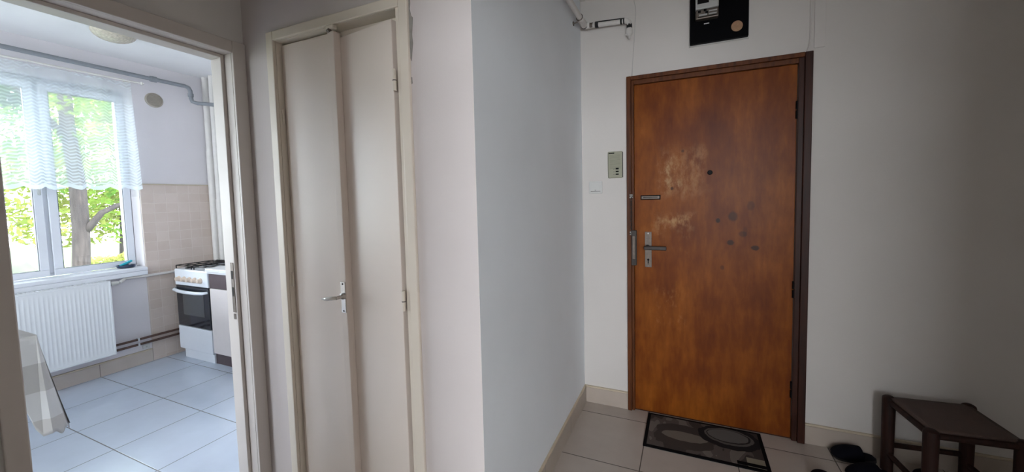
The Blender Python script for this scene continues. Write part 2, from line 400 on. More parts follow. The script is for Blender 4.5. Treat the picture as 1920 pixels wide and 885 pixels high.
# ------------------------------------------------------------------ the setting: floors, ceilings, walls
struct('floor', MB().box(-1.78, 1.95, -.5, 2.62, -.12, 0), M['floor_hall'], 'beige tiled hall floor in front of the entrance door', 'floor')
struct('floor.001', MB().box(XW-.3, -1.78, KY0-.1, KY1+.1, -.12, 0), M['floor_kitchen'], 'glossy pale tiled kitchen floor seen through the doorway', 'floor')
struct('floor.002', MB().box(-2.2, 3.2, -3.7, -.5, -.12, 0), M['floor_hall'], 'floor of the room behind the viewer', 'floor')
struct('ceiling', MB().box(-1.78, 1.95, -.5, 2.62, HC, HC+.12), M['ceiling_hall'], 'dull hall ceiling above the entrance', 'ceiling')
struct('ceiling.001', MB().box(XW-.3, -1.78, KY0-.1, KY1+.1, KC, KC+.12), M['ceiling'], 'white kitchen ceiling above the window', 'ceiling')
struct('ceiling.002', MB().box(-2.2, 3.2, -3.7, -.5, HC, HC+.12), M['ceiling'], 'ceiling of the room behind the viewer', 'ceiling')
# cupboard wall with its opening
w = MB(); w.box(XK-.056, -1.535, YC, YC+.1, 0, HC); w.prism([(-.885, YC), (XG, YC), (XG-.1, YC+.1), (-.885, YC+.1)], 'z', 0, HC); w.box(-1.535, -.885, YC, YC+.1, 2.01, HC)
struct('wall_cupboard', w, M['wall_warm'], 'pale wall around the cream double cupboard door', 'wall')
struct('wall_cupboard_inside', MB().box(-1.6, -.76, YC+.101, YC+.16, 0, 2.1), M['wall_warm'], 'inside of the wall closet behind the cream doors', 'wall')
struct('wall_passage', MB().prism([(XG, YC+.0002), (XG, YD), (XG-.13, YD), (XG-.13, YC+.13)], 'z', 0, HC), M['wall_cool'], 'cool grey white side wall left of the entrance door', 'wall')
w = MB(); w.box(XG-.13, -.30, YD, YD+.2, 0, HC); w.box(.56, 1.95, YD, YD+.2, 0, HC); w.box(-.30, .56, YD, YD+.2, 2.03, HC)
struct('wall_entrance', w, M['wall_hall'], 'white wall around the wooden entrance door', 'wall')
struct('wall_right', MB().box(1.85, 1.95, -.5, YD, 0, HC), M['dark_paint'], 'hall wall at the right beyond the frame', 'wall')
w = MB(); w.box(XK-.11, XK, -.5, .37, 0, HC); w.box(XK-.11, XK, 1.02, YC, 0, HC); w.box(XK-.11, XK, .37, 1.02, 1.99, HC)
struct('wall_doorway', w, M['wall_grey'], 'greyish wall over and beside the kitchen doorway', 'wall')
w = MB(); w.box(XK-.11, -.25, -.5, -.38, 0, HC); w.box(.92, 1.95, -.5, -.38, 0, HC); w.box(-.25, .92, -.5, -.38, 2.0, HC)
struct('wall_back', w, M['dark_paint'], 'hall wall behind the viewer with a wide doorway', 'wall')
# room behind the viewer
w = MB(); w.box(-2.2, -2.1, -3.7, -.5, 0, HC); w.box(3.1, 3.2, -3.7, -.5, 0, HC)
w.box(-2.1, .58, -3.7, -3.6, 0, HC); w.box(1.98, 3.1, -3.7, -3.6, 0, HC); w.box(.58, 1.98, -3.7, -3.6, 0, .90); w.box(.58, 1.98, -3.7, -3.6, 2.29, HC)
w.box(1.95, 3.2, -.5, -.4, 0, HC); w.box(-2.2, -1.83, -.5, -.4, 0, HC)
struct('wall_living', w, M['wall_hall'], 'walls of the room behind the viewer with a window', 'wall')
# kitchen shell
WY0, WY1, WZ0, WZ1 = -1.0, 1.700, .80, 2.315
w = MB(); w.box(XW-.3, XW, KY0-.1, WY0, 0, KC); w.box(XW-.3, XW, WY1, KY1+.1, 0, KC); w.box(XW-.3, XW, WY0, WY1, 0, WZ0); w.box(XW-.3, XW, WY0, WY1, WZ1, KC)
struct('wall_window', w, M['wall_kitchen'], 'kitchen outer wall around the window', 'wall')
struct('wall_kitchen_back', MB().box(XW, XK-.11, KY1, KY1+.1, 0, KC), M['wall_kitchen'], 'kitchen wall behind the stove and the vertical pipes', 'wall')
struct('wall_kitchen_front', MB().box(XW, -3.7, KY0-.1, KY0, 0, KC).box(-2.3, XK-.11, KY0-.1, KY0, 0, KC).box(-3.7, -2.3, KY0-.1, KY0, 0, .7).box(-3.7, -2.3, KY0-.1, KY0, 2.2, KC), M['wall_kitchen'], 'kitchen wall behind the table', 'wall')  # unseen opening in this wall added to let in more daylight
struct('wall_kitchen_side', MB().box(XK-.11, XK, YC+.1, KY1, 0, KC), M['wall_kitchen'], 'kitchen wall beyond the doorway', 'wall')
struct('wall_kitchen_side.001', MB().box(XK-.11, XK-.01, KY0, -.5, 0, KC), M['wall_kitchen'], 'kitchen wall before the doorway', 'wall')
# tiled areas of the window wall
w = MB(); w.box(XW, XW+.010, WY1+.004, KY1, .0, 1.537)
struct('trim_1', w, M['wall_tile'], 'beige square wall tiles between the window and the stove', 'wall tiles')
struct('trim_2', MB().box(XW, XW+.014, WY1+.004, KY1, 1.530, 1.540), M['edge_cream'], 'thin cream edge along the top of the wall tiles', 'tile edge')
# baseboards
def baseboard(name, x0, x1, y0, y1, mat, label, h=.098, out=0):
    o = struct(name, MB().box(x0, x1, y0, y1, 0, h), M[mat], label, 'baseboard')
    build('cap_bead', MB().box(x0-out, x1+(out if x1-x0 < .1 else 0), y0-(out if y1-y0 < .1 else 0), y1, h+.0005, h+.0115), M['edge_cream'], o, bev=.002)
    return o
baseboard('baseboard_entrance', XG+.012, -.336, YD-.012, YD, 'base_tile', 'beige tile baseboard left of the entrance door')
baseboard('baseboard_entrance_right', .592, 1.85, YD-.012, YD, 'base_tile', 'beige tile baseboard right of the entrance door')
baseboard('baseboard_passage', XG, XG+.012, YC+.0, YD, 'base_tile_y', 'beige tile baseboard along the cool grey side wall')
baseboard('baseboard_cupboard', -1.70, -1.562, YC-.012, YC, 'base_tile', 'short beige tile baseboard left of the cupboard door')
baseboard('baseboard_cupboard_right', -.84, XG, YC-.012, YC, 'base_tile', 'short beige tile baseboard right of the cupboard door')
baseboard('baseboard_window', XW, XW+.014, KY0, WY1, 'base_kitchen', 'beige tile baseboard under the kitchen radiator', h=.10)

# ------------------------------------------------------------------ kitchen doorway frame (no leaf hung)
d3 = thing('door_3', 'painted cream grey frame of the open kitchen doorway', 'door frame', (XK, .7, 0), kind='structure')
def casing():
    m = MB()
    y0, y1, zt = .401, 1.000, 1.967
    m.box(XK+.0005, XK+.014, y1, YC-.001, 0, 2.016); m.box(XK+.0005, XK+.014, y0-.045, y0, 0, 2.016); m.box(XK+.0005, XK+.014, y0, y1, zt, 2.016)
    return m
build('casing', casing(), M['trim_grey'], d3, bev=.003)
m = MB(); m.box(XK-.112, XK+.0004, .9999, 1.0195, 0, 1.9895); m.box(XK-.112, XK+.0004, .3705, .4009, 0, 1.9895); m.box(XK-.112, XK+.0004, .401, .9999, 1.9675, 1.9895)
build('jamb_lining', m, M['trim_grey'], d3)
m = MB(); m.box(XK-.112, XK-.045, .986, .9998, 0, 1.967); m.box(XK-.112, XK-.045, .4012, .415, 0, 1.967); m.box(XK-.112, XK-.045, .415, .986, 1.953, 1.967)
build('door_stop', m, M['trim_grey'], d3, bev=.002)
sp_ = build('strike_plate', MB().box(XK-.072, XK-.052, .9838, .986, .885, 1.10), M['dull_metal'], d3, bev=.001)
m = MB(); m.box(XK-.068, XK-.056, .9830, .9838, 1.03, 1.065); m.box(XK-.068, XK-.056, .9830, .9838, .955, .995)
build('latch_slot', m, M['dark_gap'], sp_)
build('strike_plate', MB().box(XK-.070, XK-.056, .9838, .986, .855, .88), M['dull_metal'], d3, bev=.001)

# ------------------------------------------------------------------ cupboard double door
d2 = thing('door_2', 'cream painted double cupboard door with a small lever handle', 'cupboard door', (-1.2, YC, 0), kind='structure')
m = MB()
fo = YC - .014
m.box(-1.560, -1.520, fo, YC-.0005, 0, 2.032); m.box(-.888, -.852, fo, YC-.0005, 0, 2.032); m.box(-1.520, -.888, fo, YC-.0005, 1.996, 2.032)
build('casing', m, M['trim_cream'], d2, bev=.003)
m = MB(); m.box(-1.534, -1.520, YC-.0004, YC+.09, 0, 2.009); m.box(-.9035, -.886, YC-.008, YC+.09, 0, 1.9958); m.box(-1.520, -.886, YC-.0004, YC+.09, 1.996, 2.009)
build('jamb_lining', m, M['trim_cream'], d2)
m = MB(); m.box(-1.5198, -.9032, YC+.046, YC+.066, 1.958, 1.9955); m.box(-1.5198, -1.500, YC+.046, YC+.066, 0.0, 1.958); m.box(-.921, -.9032, YC+.046, YC+.066, 0.0, 1.958)
build('door_stop', m, M['trim_cream'], d2)
build('hinge_gap', MB().box(-.9155, -.9040, YC+.010, YC+.018, .012, 1.96), M['dark_gap'], d2)
build('door_panel', MB().box(-1.516, -1.205, YC+.020, YC+.044, .01, 1.987), M['door_cream'], d2, bev=.003)
build('door_panel', MB().prism([(-1.2035, YC+.022), (-.9185, YC-.013), (-.9165, YC+.009), (-1.2035, YC+.044)], 'z', .01, 1.962), M['door_cream'], d2, bev=.002)
build('meeting_batten', MB().box(-1.222, -1.190, YC-.010, YC+.0198, .012, 1.975), M['door_cream'], d2, bev=.0025)
lt = build('top_latch', MB().box(-1.218, -1.180, YC-.020, YC-.0005, 1.978, 1.994), M['trim_cream'], d2, bev=.004)
build('latch_pin', MB().cyl((-1.203, YC-.024, 1.969), (-1.203, YC-.008, 1.985), .006), M['dull_metal'], lt)
# handle on the batten: back plate, rose and tapered clear lever pointing left
hb = YC - .010
hd = build('handle_plate', MB().box(-1.2165, -1.1935, hb-.003, hb-.0002, .926, 1.044), M['chrome'], d2, bev=.001)
build('rosette', MB().lathe([(.013, 0), (.012, -.008), (.007, -.012), (.006, -.034)], (-1.205, hb-.003, .990), 'y', 20), M['chrome'], hd, smooth='auto')
build('lever', MB().tube([(-1.203, hb-.034, .990), (-1.222, hb-.040, .989), (-1.245, hb-.042, .986), (-1.268, hb-.042, .983)], [.0065, .0075, .0075, .004]), M['lever'], hd, smooth=True)
m = MB()
for z in (1.037, .933): m.cyl((-1.205, hb-.0038, z), (-1.205, hb-.003, z), .0035)
build('screw', m, M['dark_gap'], hd)
for z in (1.757, .998):
    h_ = build('hinge', MB().cyl((-.9105, YC-.017, z-.036), (-.9105, YC-.017, z+.036), .0062), M['trim_cream'], d2, bev=.001)
    build('hinge_ring', MB().cyl((-.9105, YC-.017, z-.003), (-.9105, YC-.017, z), .0068), M['dark_gap'], h_)
for z in (1.70, 1.03):
    build('hinge', MB().cyl((-1.5168, YC+.012, z-.03), (-1.5168, YC+.012, z+.03), .0045), M['trim_cream'], d2, bev=.001)
# flaked paint beside the casing
def flake(name, pts, label):
    return struct(name, MB().prism(pts, 'y', YC-.0022, YC-.0003), M['chip'], label, 'chipped plaster')
flake('trim_3', [(-.8555,2.035),(-.850,2.030),(-.846,2.005),(-.849,1.985),(-.8445,1.962),(-.838,1.955),(-.840,1.93),(-.8435,1.90),(-.841,1.872),(-.845,1.845),(-.8495,1.815),(-.8555,1.83)], 'largest chipped grey plaster patch right of the cream cupboard casing')
flake('trim_4', [(-.8555,1.765),(-.850,1.762),(-.849,1.742),(-.8555,1.738)], 'tiny chipped plaster spot lowest beside the cream cupboard casing')
flake('trim_5', [(-.8555,2.118),(-.849,2.115),(-.848,2.085),(-.853,2.078),(-.8555,2.08)], 'small chipped plaster patch highest beside the cream cupboard casing')

# ------------------------------------------------------------------ entrance door
d1 = thing('door_1', 'scuffed brown varnished wooden entrance door in a dark frame', 'door', (.13, YD, 0), kind='structure')
ff = YD - .022
m = MB(); m.box(-.334, -.308, ff, YD-.0005, 0, 2.059); m.box(-.308, .5545, ff, YD-.0005, 2.036, 2.059)
build('door_frame', m, M['frame_wood'], d1, bev=.003)
m = MB(); m.box(-.3079, -.293, ff+.010, YD+.05, 0, 2.0358); m.box(-.293, .5300, ff+.010, YD+.05, 2.010, 2.0358)
build('inner_rebate', m, M['frame_wood'], d1, bev=.003)
build('hinge_post', MB().box(.5548, .589, ff-.002, YD-.0004, 0, 2.0588), M['frame_wood_dark'], d1, bev=.003)
build('hinge_rebate', MB().box(.5302, .5546, ff+.010, YD+.05, 0, 2.0358), M['frame_wood_dark'], d1, bev=.002)
LY = YD + .004     # leaf front face
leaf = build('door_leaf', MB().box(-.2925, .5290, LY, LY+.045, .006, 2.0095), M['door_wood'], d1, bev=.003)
m = MB().lathe([(.0135, 0), (.0135, -.004), (.010, -.0055)], (.123, LY-.0002, 1.470), 'y', 24)
build('peephole', m, M['black'], d1)
m = MB().box(-.256, -.141, LY-.004, LY-.0002, 1.322, 1.349)
sl = build('slot_plate', m, M['black'], d1, bev=.003)
build('slot_rim', MB().box(-.250, -.147, LY-.0065, LY-.004, 1.327, 1.344), M['dull_metal'], sl, bev=.002)
build('slot_bar', MB().box(-.240, -.157, LY-.0085, LY-.0065, 1.3345, 1.3375), M['black'], sl)
hp = build('handle_plate', MB().box(-.2315, -.1925, LY-.004, LY-.0002, .912, 1.128), M['dull_metal'], d1, bev=.0015)
m = MB(); m.cyl((-.214, LY-.004, 1.040), (-.214, LY-.045, 1.040), .011); m.box(-.232, -.106, LY-.060, LY-.045, 1.024, 1.047)
build('lever', m, M['dark_metal'], hp, bev=.004)
m = MB(); m.cyl((-.212, LY-.005, .958), (-.212, LY-.0035, .958), .0065); m.box(-.215, -.209, LY-.005, LY-.0035, .935, .958)
build('keyhole', m, M['black'], hp)
m = MB()
for z in (1.118, .921): m.cyl((-.212, LY-.0052, z), (-.212, LY-.004, z), .0045)
build('screw', m, M['chrome'], hp)
# rim lock strip and safety chain on the frame
rl = build('lock_keep', MB().box(-.3065, -.2765, ff-.016, ff+.0095, .925, 1.138), M['dark_metal'], d1, bev=.002)
build('lock_bolt', MB().box(-.300, -.284, ff-.024, ff-.016, .965, 1.105), M['dull_metal'], rl, bev=.002)
for z in (1.345, 1.120):
    bk = build('chain_plate', MB().box(-.317, -.296, ff-.008, ff-.0002, z-.012, z+.012), M['chrome'], d1, bev=.002)
    m = MB()
    for dx in (-.0065, .0065): m.cyl((-.3065+dx, ff-.0095, z), (-.3065+dx, ff-.008, z), .003)
    build('screw', m, M['dark_gap'], bk)
m = MB()
for k in range(17):
    z = 1.332 - k*.0122; a = k % 2
    pts = []
    for j in range(13):
        th = 2*PI*j/12; u, v = .0045*math.cos(th), .009*math.sin(th)
        pts.append((-.3065 + (u if a else 0), ff-.012 + (0 if a else u), z+v))
    m.tube(pts, .0013, 6, caps=False)
build('safety_chain', m, M['dark_metal'], d1, smooth=True)
for z in (1.775, .83, .28):
    build('hinge', MB().cyl((.5300, LY-.006, z-.045), (.5300, LY-.006, z-.003), .008).cyl((.5300, LY-.006, z+.003), (.5300, LY-.006, z+.045), .008), M['black'], d1, bev=.001)
build('threshold', MB().box(-.293, .530, LY+.002, LY+.045, -.001, .0055), M['frame_wood_dark'], d1)

# ------------------------------------------------------------------ kitchen window
w1 = thing('window_1', 'white plastic kitchen window with trees outside', 'window', (XW-.2, .35, WZ0), kind='structure')
FX0, FX1 = XW-.215, XW-.150
m = MB()
m.box(FX0, FX1, WY0+.001, WY1-.001, WZ0+.032, .855); m.box(FX0, FX1, WY0+.001, WY1-.001, 2.265, WZ1-.001)
m.box(FX0, FX1, 1.655, WY1-.001, .855, 2.265); m.box(FX0, FX1, WY0+.001, WY0+.046, .855, 2.265)
m.box(FX0, FX1, 1.195, 1.255, .855, 2.265); m.box(FX0, FX1, .30, .36, .855, 2.265)
build('window_frame', m, M['upvc'], w1, bev=.004)
def sash(y0, y1, z0=.835, z1=2.285, b=.047):
    m = MB(); x0, x1 = XW-.1499, XW-.132
    m.box(x0, x1, y0, y1, z0, z0+b); m.box(x0, x1, y0, y1, z1-b-.01, z1); m.box(x0, x1, y0, y0+b, z0+b, z1-b-.01); m.box(x0, x1, y1-b, y1, z0+b, z1-b-.01)
    o = build('sash', m, M['upvc'], w1, bev=.004)
    bd = .004; m = MB(); x1b = XW-.136
    for (a0, a1, c0, c1) in ((y0+b-.0005, y1-b+.0005, z0+b-.0005, z0+b+bd), (y0+b-.0005, y1-b+.0005, z1-b-.01-bd, z1-b-.0095), (y0+b-.0005, y0+b+bd, z0+b+bd, z1-b-.01-bd), (y1-b-bd, y1-b+.0005, z0+b+bd, z1-b-.01-bd)):
        m.box(x0-.006, x1b, a0, a1, c0, c1)
    build('glazing_seal', m, M['grey_pipe'], o)
    build('pane', MB().box(XW-.170, XW-.166, y0+b-.01, y1-b+.01, z0+b-.01, z1-b), M['glass'], o)
    return o
sash(1.234, 1.697); s_ = sash(.34, 1.212); sash(-.98, .32)
# grey handle under the curtain hem on the middle sash
build('window_handle', MB().box(XW-.131, XW-.118, 1.178, 1.200, 1.54, 1.62).box(XW-.118, XW-.100, 1.182, 1.196, 1.445, 1.60), M['grey_lid'], w1, bev=.004)
build('window_sill', MB().box(XW-.148, XW+.055, WY0+.002, WY1-.003, WZ0+.001, WZ0+.031).box(XW+.0005, XW+.055, WY0+.002, WY1-.003, WZ0-.035, WZ0+.001), M['upvc'], w1, bev=.006)

# curtain on its rod
rod = thing('curtain_rod', 'thin white curtain rod above the kitchen window', 'curtain rod', (XW+.10, .4, 2.36))
build('rod', MB().cyl((XW+.10, -1.1, 2.352), (XW+.10, 1.725, 2.372), .007), M['rod'], rod)
build('finial', MB().lathe([(.004, 0), (.012, .006), (.013, .014), (.006, .024), (.002, .026)], (XW+.10, 1.724, 2.372), 'y', 16), M['rod'], rod, smooth=True)
build('wall_bracket', MB().box(XW+.0005, XW+.103, 1.664, 1.674, 2.366, 2.376).box(XW+.0005, XW+.006, 1.655, 1.683, 2.35, 2.392), M['rod'], rod)
def curt(u, v):
    y = -1.05 + u*2.71; 
    flare = 1 + .0*v
    amp = .010 + .026*v
    x = XW+.098 + amp*math.sin(y*31 + .9*math.sin(y*4.1)) + .010*math.sin(y*67+1)*v
    top = 2.3415 + .0075*y
    hem = 1.505 - .024*abs(math.sin(y*PI/.105))
    return Vector((x, y + .02*v*(u-.2), top + (hem-top)*v))
c = build('lace_curtain', MB().grid(330, 44, curt, lambda u, v: (u*3.4, (1-v)*.86)), M['lace'], smooth=True, solid=0)
tag(c, 'short white lace curtain with zigzag pattern hanging over the kitchen window', 'curtain')

# ------------------------------------------------------------------ kitchen fittings
g = tag(build('gas_pipe', MB().tube([(XW+.08, -1.3, 2.443), (XW+.08, 2.045, 2.432), (XW+.08, 2.07, 2.424), (XW+.08, 2.082, 2.40), (XW+.082, 2.084, 2.33), (XW+.086, 2.09, 2.302), (XW+.10, 2.12, 2.292), (-4.13, 2.148, 2.285), (-4.00, 2.15, 2.262), (-3.70, 2.15, 2.248)], .0165), M['grey_pipe'], smooth='auto'), 'grey painted gas pipe running above the window and bending down', 'pipe')
m = MB(); m.cyl((XW+.08, 1.80, 2.433), (XW+.08, 1.842, 2.433), .024); m.box(XW+.0005, XW+.07, 1.814, 1.828, 2.44, 2.452)
build('pipe_clamp', m, M['grey_pipe'], g, bev=.002)
build('pipe_coupling', MB().cyl((XW+.081, 2.083, 2.345), (XW+.081, 2.0835, 2.375), .021), M['grey_pipe'], g, bev=.002)
build('pipe_coupling', MB().cyl((-3.99, 2.15, 2.261), (-3.955, 2.15, 2.259), .0205), M['grey_pipe'], g, bev=.002)
for i, (x, r, lab) in enumerate(((-4.2525, .0275, 'white vertical riser pipe in the kitchen corner, nearest the window'), (-4.150, .0265, 'middle one of three white vertical riser pipes in the kitchen corner'), (-4.052, .0235, 'white vertical riser pipe in the corner, nearest the doorway frame'))):
    o = tag(build('riser_pipe', MB().cyl((x, 2.225, .0), (x, 2.225, KC), r), M['pipe_white'], smooth='auto'), lab, 'pipe', 'vertical pipes in the kitchen corner')
    build('sleeve', MB().cyl((x, 2.225, .0), (x, 2.225, (1.86, 1.4, 1.27)[i]), r+.005), M['pipe_white'], o, smooth='auto')
# vent
v = thing('wall_vent', 'round yellowed wall vent with slats beside the window', 'vent', (XW, 1.848, 2.27))
build('rim', MB().lathe([(.062, 0), (.062, .008), (.056, .013), (.052, .013), (.052, .004)], (XW+.0003, 1.848, 2.27), 'x', 36), M['vent'], v, smooth='auto')
m = MB()
for k in range(9):
    z = 2.27 - .044 + k*.011; hw = math.sqrt(max(.052**2-(z-2.27)**2, 0))-.002
    m.box(XW+.006, XW+.012, 1.848-hw, 1.848+hw, z-.0035, z+.0035)
build('slat', m, M['vent'], v)
# ceiling lamp
l = thing('ceiling_lamp', 'cream pressed glass dome lamp on the kitchen ceiling', 'ceiling lamp', (-3.62, 1.37, KC))
build('mount', MB().lathe([(.05, 0), (.05, -.012), (.105, -.014), (.108, -.022)], (-3.62, 1.37, KC-.0003), 'z', 36), M['rod'], l, smooth='auto')
m = MB(); pr = [(.112*math.cos(a), -.022-.062*math.sin(a)) for a in [i*PI/2/10 for i in range(10)]] + [(.004, -.0845)]
m.lathe(pr, (-3.62, 1.37, KC), 'z', 40); build('glass_shade', m, M['lamp'], l, smooth='auto')
# radiator
r = thing('radiator', 'white ribbed panel radiator under the kitchen window', 'radiator', (XW+.08, .8, .175))
RX0, RX1, RY0, RY1, RZ0, RZ1 = XW+.045, XW+.120, .20, 1.442, .175, .765
def ribs(u, v):
    y = RY0+.012 + u*(RY1-RY0-.024); k = (y/.0215) % 1
    d = .0019*max(0, math.sin(k*PI))**.7 * (1 if .05 < v < .95 else 0)
    return Vector((RX1-.004-d, y, RZ0+.012+v*(RZ1-RZ0-.024)))
build('front_panel', MB().grid(392, 20, ribs), M['rad_white'], r, smooth=True)
m = MB(); m.box(RX0, RX1-.0115, RY0+.004, RY1-.004, RZ0+.006, RZ1-.012)
m.box(RX1-.012, RX1-.001, RY0, RY0+.012, RZ0, RZ1); m.box(RX1-.012, RX1-.001, RY1-.012, RY1, RZ0, RZ1); m.box(RX1-.012, RX1-.001, RY0+.012, RY1-.012, RZ0, RZ0+.012); m.box(RX1-.012, RX1-.001, RY0+.012, RY1-.012, RZ1-.012, RZ1)
build('body', m, M['rad_white'], r, bev=.002)
m = MB()
m.box(RX0-.002, RX0+.006, RY0, RY1, RZ1-.011, RZ1+.003); m.box(RX1-.010, RX1, RY0, RY1, RZ1+.0005, RZ1+.003)
for k in range(62): m.box(RX0+.006, RX1-.010, RY0+.004+k*.0200, RY0+.010+k*.0200, RZ1-.010, RZ1+.002)
build('top_grille', m, M['rad_white'], r)
m = MB(); m.cyl((RX0+.03, RY1-.002, .735), (RX0+.03, RY1+.012, .735), .012)
m.lathe([(.013, .012), (.017, .016), (.017, .050), (.013, .060), (.004, .062)], (RX0+.03, RY1, .735), 'y', 18)
build('thermostat_valve', m, M['white_plastic'], r, smooth='auto')
for y in (.5, 1.2): build('wall_bracket', MB().box(XW+.0005, RX0-.0005, y, y+.03, .3, .7), M['rad_white'], r)
# pipes along the wall
o = tag(build('heating_pipe', MB().tube([(RX0+.03, 1.5065, .735), (XW+.060, 1.530, .745), (XW+.035, 1.555, .754), (XW+.03, 2.19, .752)], .0115), M['pipe_white'], smooth='auto'), 'thin painted heating pipe from the sill end to the stove', 'pipe')
for z, lab in ((.224, 'upper brown heating pipe low on the kitchen wall'), (.181, 'lower brown heating pipe low on the kitchen wall')):
    o = tag(build('heating_pipe', MB().tube([(XW+.035, -1.29, z), (XW+.035, 2.39, z)], .0095), M['copper'], smooth='auto'), lab, 'pipe', 'brown heating pipes under the radiator')
    build('pipe_clip', MB().box(XW+.0108, XW+.046, 1.600, 1.612, z-.013, z+.013), M['rad_white'], o, bev=.002)
so = tag(build('wall_socket', MB().box(XW+.0003, XW+.012, 1.640, 1.686, .120, .158), M['white_plastic'], bev=.003), 'tiny white outlet box above the kitchen baseboard', 'outlet')
build('socket_hole', MB().cyl((XW+.011, 1.663, .139), (XW+.0125, 1.663, .139), .007), M['grey_lid'], so)
# dish and lighter on the sill
SZ = WZ0 + .0312
a = thing('ashtray', 'dark navy round dish on the kitchen window sill', 'ashtray', (-4.375, 1.610, SZ))
build('bowl', MB().lathe([(.040, 0), (.055, .006), (.058, .024), (.053, .024), (.050, .009), (.03, .006)], (-4.375, 1.610, SZ), 'z', 32), M['dish'], a, smooth='auto')
li = thing('lighter', 'cyan plastic lighter leaning in the dark dish', 'lighter', (-4.375, 1.600, SZ+.015))
m = MB().tube([(-4.370, 1.572, SZ+.020), (-4.372, 1.600, SZ+.032), (-4.375, 1.638, SZ+.050)], [.010, .011, .010], 10)
build('body', m, M['cyan'], li, smooth='auto')
build('cap', MB().tube([(-4.3752, 1.639, SZ+.0505), (-4.376, 1.648, SZ+.055)], [.0095, .009], 10), M['cyan'], li)
# stove
SX0, SX1, SY, ST = -4.176, -3.690, 1.850, .790
s = thing('gas_stove', 'white gas stove with dark oven door beside the kitchen corner', 'stove', ((SX0+SX1)/2, 2.1, 0))
build('body', MB().box(SX0+.002, SX1-.002, SY+.022, 2.185, .075, ST-.012), M['white_enamel'], s, bev=.004)
build('plinth', MB().box(SX0+.06, SX1+.006, SY+.004, 2.18, 0, .0745), M['white_enamel'], s, bev=.002)
cp = build('control_panel', MB().box(SX0, SX1, SY-.006, SY+.0215, .650, ST-.004), M['white_enamel'], s, bev=.006)
for k in range(5):
    x = SX0 + .075 + k*.079
    kn = build('knob', MB().lathe([(.024, 0), (.024, -.007), (.019, -.012), (.017, -.028), (.014, -.030)], (x, SY-.0062, .706), 'y', 24), M['knob'], cp, smooth='auto')
od = build('oven_door', MB().box(SX0+.006, SX1-.004, SY-.004, SY+.0215, .290, .646), M['oven_black'], s, bev=.004)
build('oven_window', MB().box(SX0+.100, SX1-.075, SY-.0052, SY-.0042, .392, .592), M['oven_window'], od)
hp_ = [(SX0+.004, SY-.006, .616), (SX0+.03, SY-.030, .612), (SX0+.12, SY-.040, .606), ((SX0+SX1)/2, SY-.042, .603), (SX1-.12, SY-.040, .604), (SX1-.035, SY-.030, .607), (SX1-.008, SY-.006, .610)]
build('handle', MB().tube(hp_, [.011, .013, .014, .014, .014, .013, .011], 12), M['white_enamel'], od, smooth=True)
build('drawer', MB().box(SX0+.004, SX1+.002, SY-.006, SY+.0215, .078, .284), M['white_enamel'], s, bev=.005)
build('hob', MB().box(SX0, SX1, SY-.004, 2.187, ST-.0118, ST), M['white_enamel'], s, bev=.004)
for (bx, by, br) in ((-4.07, 1.925, .032), (-3.80, 1.925, .025), (-4.07, 2.085, .025), (-3.80, 2.085, .032)):
    b_ = build('burner', MB().lathe([(br+.016, 0), (br+.012, .006), (br, .008), (br, .014), (br-.004, .016)], (bx, by, ST+.0002), 'z', 28), M['iron'], s, smooth='auto')
m = MB()
for gx in (-4.07, -3.80):
    x0, x1, y0, y1 = gx-.115, gx+.115, 1.865, 2.150
    for a_, b_ in (((x0, y0), (x1, y0)), ((x1, y0), (x1, y1)), ((x1, y1), (x0, y1)), ((x0, y1), (x0, y0)), ((x0, 2.005), (x1, 2.005)), ((gx, y0), (gx, y1))):
        m.tube([(a_[0], a_[1], ST+.026), (b_[0], b_[1], ST+.026)], .004, 8)
    for (x, y) in ((x0, y0), (x1, y0), (x0, y1), (x1, y1)): m.cyl((x, y, ST+.0002), (x, y, ST+.026), .004, seg=8)
    for by in (1.925, 2.085): m.tube([(x0, by, ST+.026), (x1, by, ST+.026)], .004, 8)
build('pan_grate', m, M['iron'], s)
m = MB().box(SX0+.01, SX1-.01, 2.166, 2.176, ST+.004, ST+.030)
build('rear_guard', m, M['iron'], s, bev=.002)
# cabinet and sink top
c = thing('base_cabinet', 'cream kitchen base cabinet with dark brown drawer band, right of the stove', 'cabinet', (-3.3, 2.1, 0))
build('carcass', MB().box(-3.676, -2.85, SY+.0195, 2.39, .092, .776), M['cab_cream'], c)
build('drawer_front', MB().box(-3.678, -3.272, SY, SY+.019, .652, .7755), M['cab_brown'], c, bev=.002)
build('drawer_front', MB().box(-3.268, -2.852, SY, SY+.019, .652, .7755), M['cab_brown'], c, bev=.002)
build('door', MB().box(-3.678, -3.272, SY, SY+.019, .094, .648), M['cab_cream'], c, bev=.002)
build('door', MB().box(-3.268, -2.852, SY, SY+.019, .094, .648), M['cab_cream'], c, bev=.002)
build('side_panel', MB().box(-3.676, -3.660, SY+.012, 2.39, .0, .0915), M['cab_brown'], c)
build('toe_kick', MB().box(-3.659, -2.85, SY+.014, SY+.030, .0, .0915), M['cab_brown'], c)
sk = thing('sink_top', 'white enamel sink top lying on the cream cabinet', 'sink', (-3.3, 2.1, .777))
m = MB(); y0, y1, z0, z1 = SY-.022, 2.39, .792, .820
SXL = -3.686; 
m.box(SXL, -3.50, y0, y1, z0, z1); m.box(-3.05, -2.85, y0, y1, z0, z1); m.box(-3.50, -3.05, y0, y0+.09, z0, z1); m.box(-3.50, -3.05, y1-.09, y1, z0, z1)
build('rim', m, M['sink_white'], sk, bev=.004)
m = MB(); m.box(-3.678, -2.85, y0+.012, y1, .7765, .7918); build('skirt', m, M['sink_white'], sk)
m = MB(); m.box(-3.50, -3.05, y0+.09, y1-.09, .7925, .797); build('basin', m, M['sink_white'], sk)

